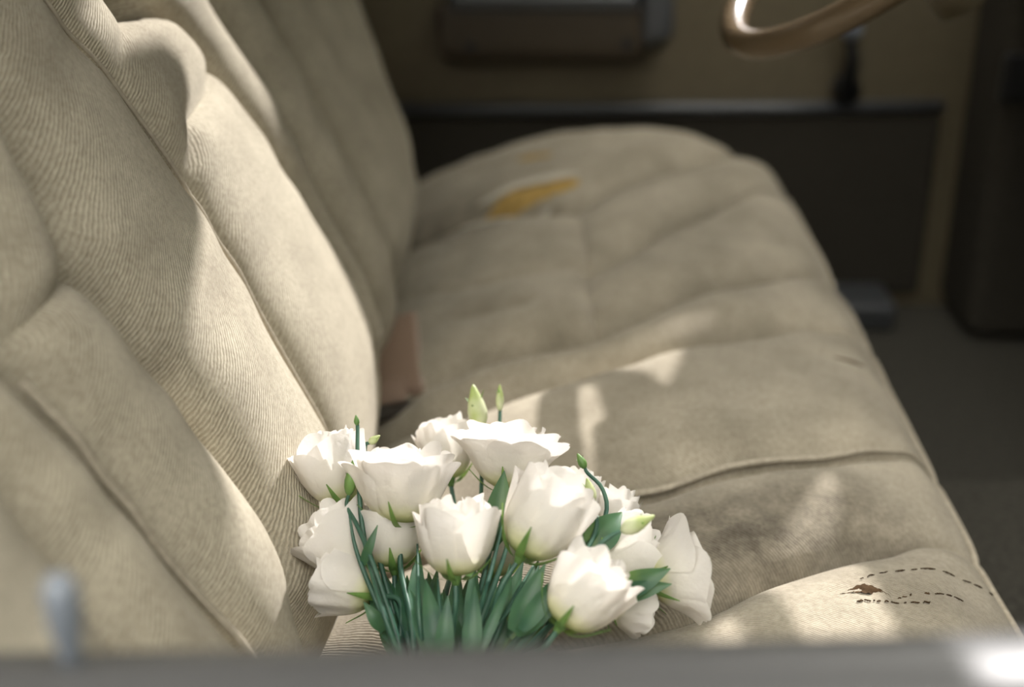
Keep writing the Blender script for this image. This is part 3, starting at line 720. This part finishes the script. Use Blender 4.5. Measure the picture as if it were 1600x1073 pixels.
flower('small white flower peeking out low at the right', 952, 938, 1.10, (.85, -.35, -0.22), 79, 67, .15, .1, (770, 1066, 1.09), 15)
flower('pale flower in the shade behind the middle stems', 772, 905, 1.15, (.0, 1, -0.27), 99, 84, .1, .1, (720, 1062, 1.10), 16)

bud('tall pale closed bud standing highest at the back', 750, 668, 1.25, 739, 600, 32, M_BUD, (705, 1060, 1.10), [(745, 860, 1.18)], 1)
bud('thin bud with spiky sepals beside the tall pale bud', 781, 640, 1.26, 781, 600, 13, M_BUD, (715, 1060, 1.10), [(775, 860, 1.18)], 2)
bud('tiny bud on a bare stalk above the leftmost flower', 558, 664, 1.15, 556, 648, 9, M_SEPAL, (640, 1060, 1.08), [(575, 870, 1.11), (560, 745, 1.13)], 3, False)
bud('small white bud behind the leftmost flower', 577, 692, 1.18, 594, 680, 13, M_BUD, (645, 1060, 1.09), [(590, 860, 1.13), (572, 730, 1.17)], 4)
bud('nodding green bud on an arched stalk at the right', 914, 731, 1.16, 902, 708, 14, M_SEPAL, (755, 1060, 1.09), [(900, 900, 1.12), (945, 810, 1.15), (942, 765, 1.16)], 5)
bud('upright green bud under the arched stalk', 926, 784, 1.10, 917, 746, 19, M_BUD, (755, 1060, 1.08), [(890, 900, 1.08), (930, 830, 1.10)], 6)
bud('long pale green bud pointing to the steering wheel side', 972, 829, 1.045, 1023, 805, 27, M_BUD, (765, 1062, 1.06), [(880, 930, 1.05), (928, 862, 1.045)], 7)
bud('slender green bud in front of the leftmost flower', 545, 772, 1.12, 553, 716, 20, M_SEPAL, (640, 1060, 1.07), [(590, 900, 1.09), (560, 825, 1.11)], 8)

# leafy stalks without a bloom in sight
def stalk(label, mids, leaves, base_uv):
    bp = at(*base_uv); e = empty('leafy_stalk', bp, label, 'leafy stalk', 'green stalks in the bunch')
    sp_ = spline([bp] + [at(*q_) for q_ in mids], 20)
    MB().tube(sp_, [.0023 - .0017*(i/(len(sp_)-1))**2 for i in range(len(sp_))], 8).build('stem', M_STEM, e, smooth=True)
    for (u0, v0, t0, u1, v1, t1, w) in leaves:
        blade(at(u0, v0, t0), at(u1, v1, t1), w*t0*K/F, .004, .3, 12, 'leaf', M_LEAF, e)
    return e
stalk('stalk with a broad dark leaf under the frilly top flower', [(750, 920, 1.10), (775, 830, 1.13)], [(772, 850, 1.13, 788, 735, 1.14, 42), (770, 840, 1.13, 812, 760, 1.14, 20), (772, 860, 1.13, 757, 790, 1.13, 14)], (712, 1062, 1.08))
stalk('stalk with a pair of broad leaves above the right flowers', [(860, 940, 1.09), (925, 850, 1.10)], [(918, 862, 1.10, 972, 800, 1.12, 50), (915, 850, 1.10, 935, 805, 1.12, 24)], (755, 1064, 1.07))
stalk('stalk with dark leaves across the rightmost flower', [(880, 960, 1.08), (965, 925, 1.08)], [(962, 925, 1.08, 1048, 888, 1.07, 40), (962, 930, 1.08, 1050, 912, 1.07, 30)], (775, 1066, 1.06))
stalk('stalk with long dark leaves low in front of the big right flower', [(760, 1000, 1.06), (815, 930, 1.06)], [(800, 985, 1.05, 852, 880, 1.06, 34), (815, 985, 1.04, 878, 895, 1.05, 30), (806, 990, 1.05, 880, 940, 1.04, 24)], (735, 1066, 1.05))
stalk('stalk with blue green leaves in the middle of the stems', [(690, 990, 1.05), (684, 900, 1.07)], [(690, 1050, 1.04, 665, 905, 1.07, 34), (690, 1050, 1.04, 700, 930, 1.05, 30), (680, 1040, 1.05, 640, 920, 1.08, 26)], (690, 1066, 1.06))
stalk('stalk with narrow leaves below the middle flower', [(740, 990, 1.05), (770, 880, 1.09), (785, 820, 1.11)], [(735, 1040, 1.04, 742, 915, 1.06, 30), (745, 1030, 1.04, 800, 900, 1.07, 16)], (725, 1066, 1.06))
stalk('stalk with small leaves left under the shaded flowers', [(610, 990, 1.08), (560, 870, 1.10), (545, 800, 1.11)], [(640, 1050, 1.09, 585, 935, 1.15, 34), (650, 1050, 1.10, 615, 925, 1.16, 34), (630, 1040, 1.08, 590, 960, 1.12, 26), (660, 1050, 1.11, 640, 915, 1.17, 34), (600, 985, 1.08, 568, 940, 1.08, 22), (565, 885, 1.10, 590, 820, 1.10, 14)], (645, 1066, 1.07))
for i_, (lb, m_, b_) in enumerate((('bare stalk leaning right among the stems', [(790, 960, 1.07), (835, 880, 1.10)], (745, 1066, 1.06)), ('bare stalk forked behind the middle flower', [(755, 960, 1.08), (790, 860, 1.11), (800, 790, 1.14)], (722, 1066, 1.07)),
        ('bare stalk upright under the large left flower', [(655, 960, 1.06), (652, 850, 1.10)], (668, 1066, 1.06)), ('bare stalk left of the bunch under the cream flowers', [(600, 960, 1.06), (575, 880, 1.09)], (640, 1066, 1.06)))):
    stalk(lb, m_, [], b_)
rf = random.Random(21)
for i_ in range(22):
    f_ = i_/21; u1 = 590 + 300*f_ + rf.uniform(-12, 12); v1 = rf.uniform(900, 945); bu = 648 + 130*f_ + rf.uniform(-8, 8)
    um = (bu*.45 + u1*.55) + rf.uniform(-8, 8); lv = []
    for q_ in range(4):
        k_ = rf.uniform(.05, .5); uu = bu + (u1 - bu)*k_; vv = 1066 + (v1 - 1066)*k_; dx = (u1 - bu)*.45 + rf.uniform(-28, 28)
        dt = rf.uniform(0, .06); lv.append((uu, vv, 1.075 + dt*.5, uu + dx, vv - rf.uniform(80, 135), 1.10 + dt, rf.uniform(15, 28)))
    stalk('thin green stalk with narrow leaves packed low among the stems', [(um, 975, 1.095), (u1, v1, 1.125)], lv, (bu, 1066, 1.075))
for o in bpy.data.objects:
    if '_w' in o: del o['_w']
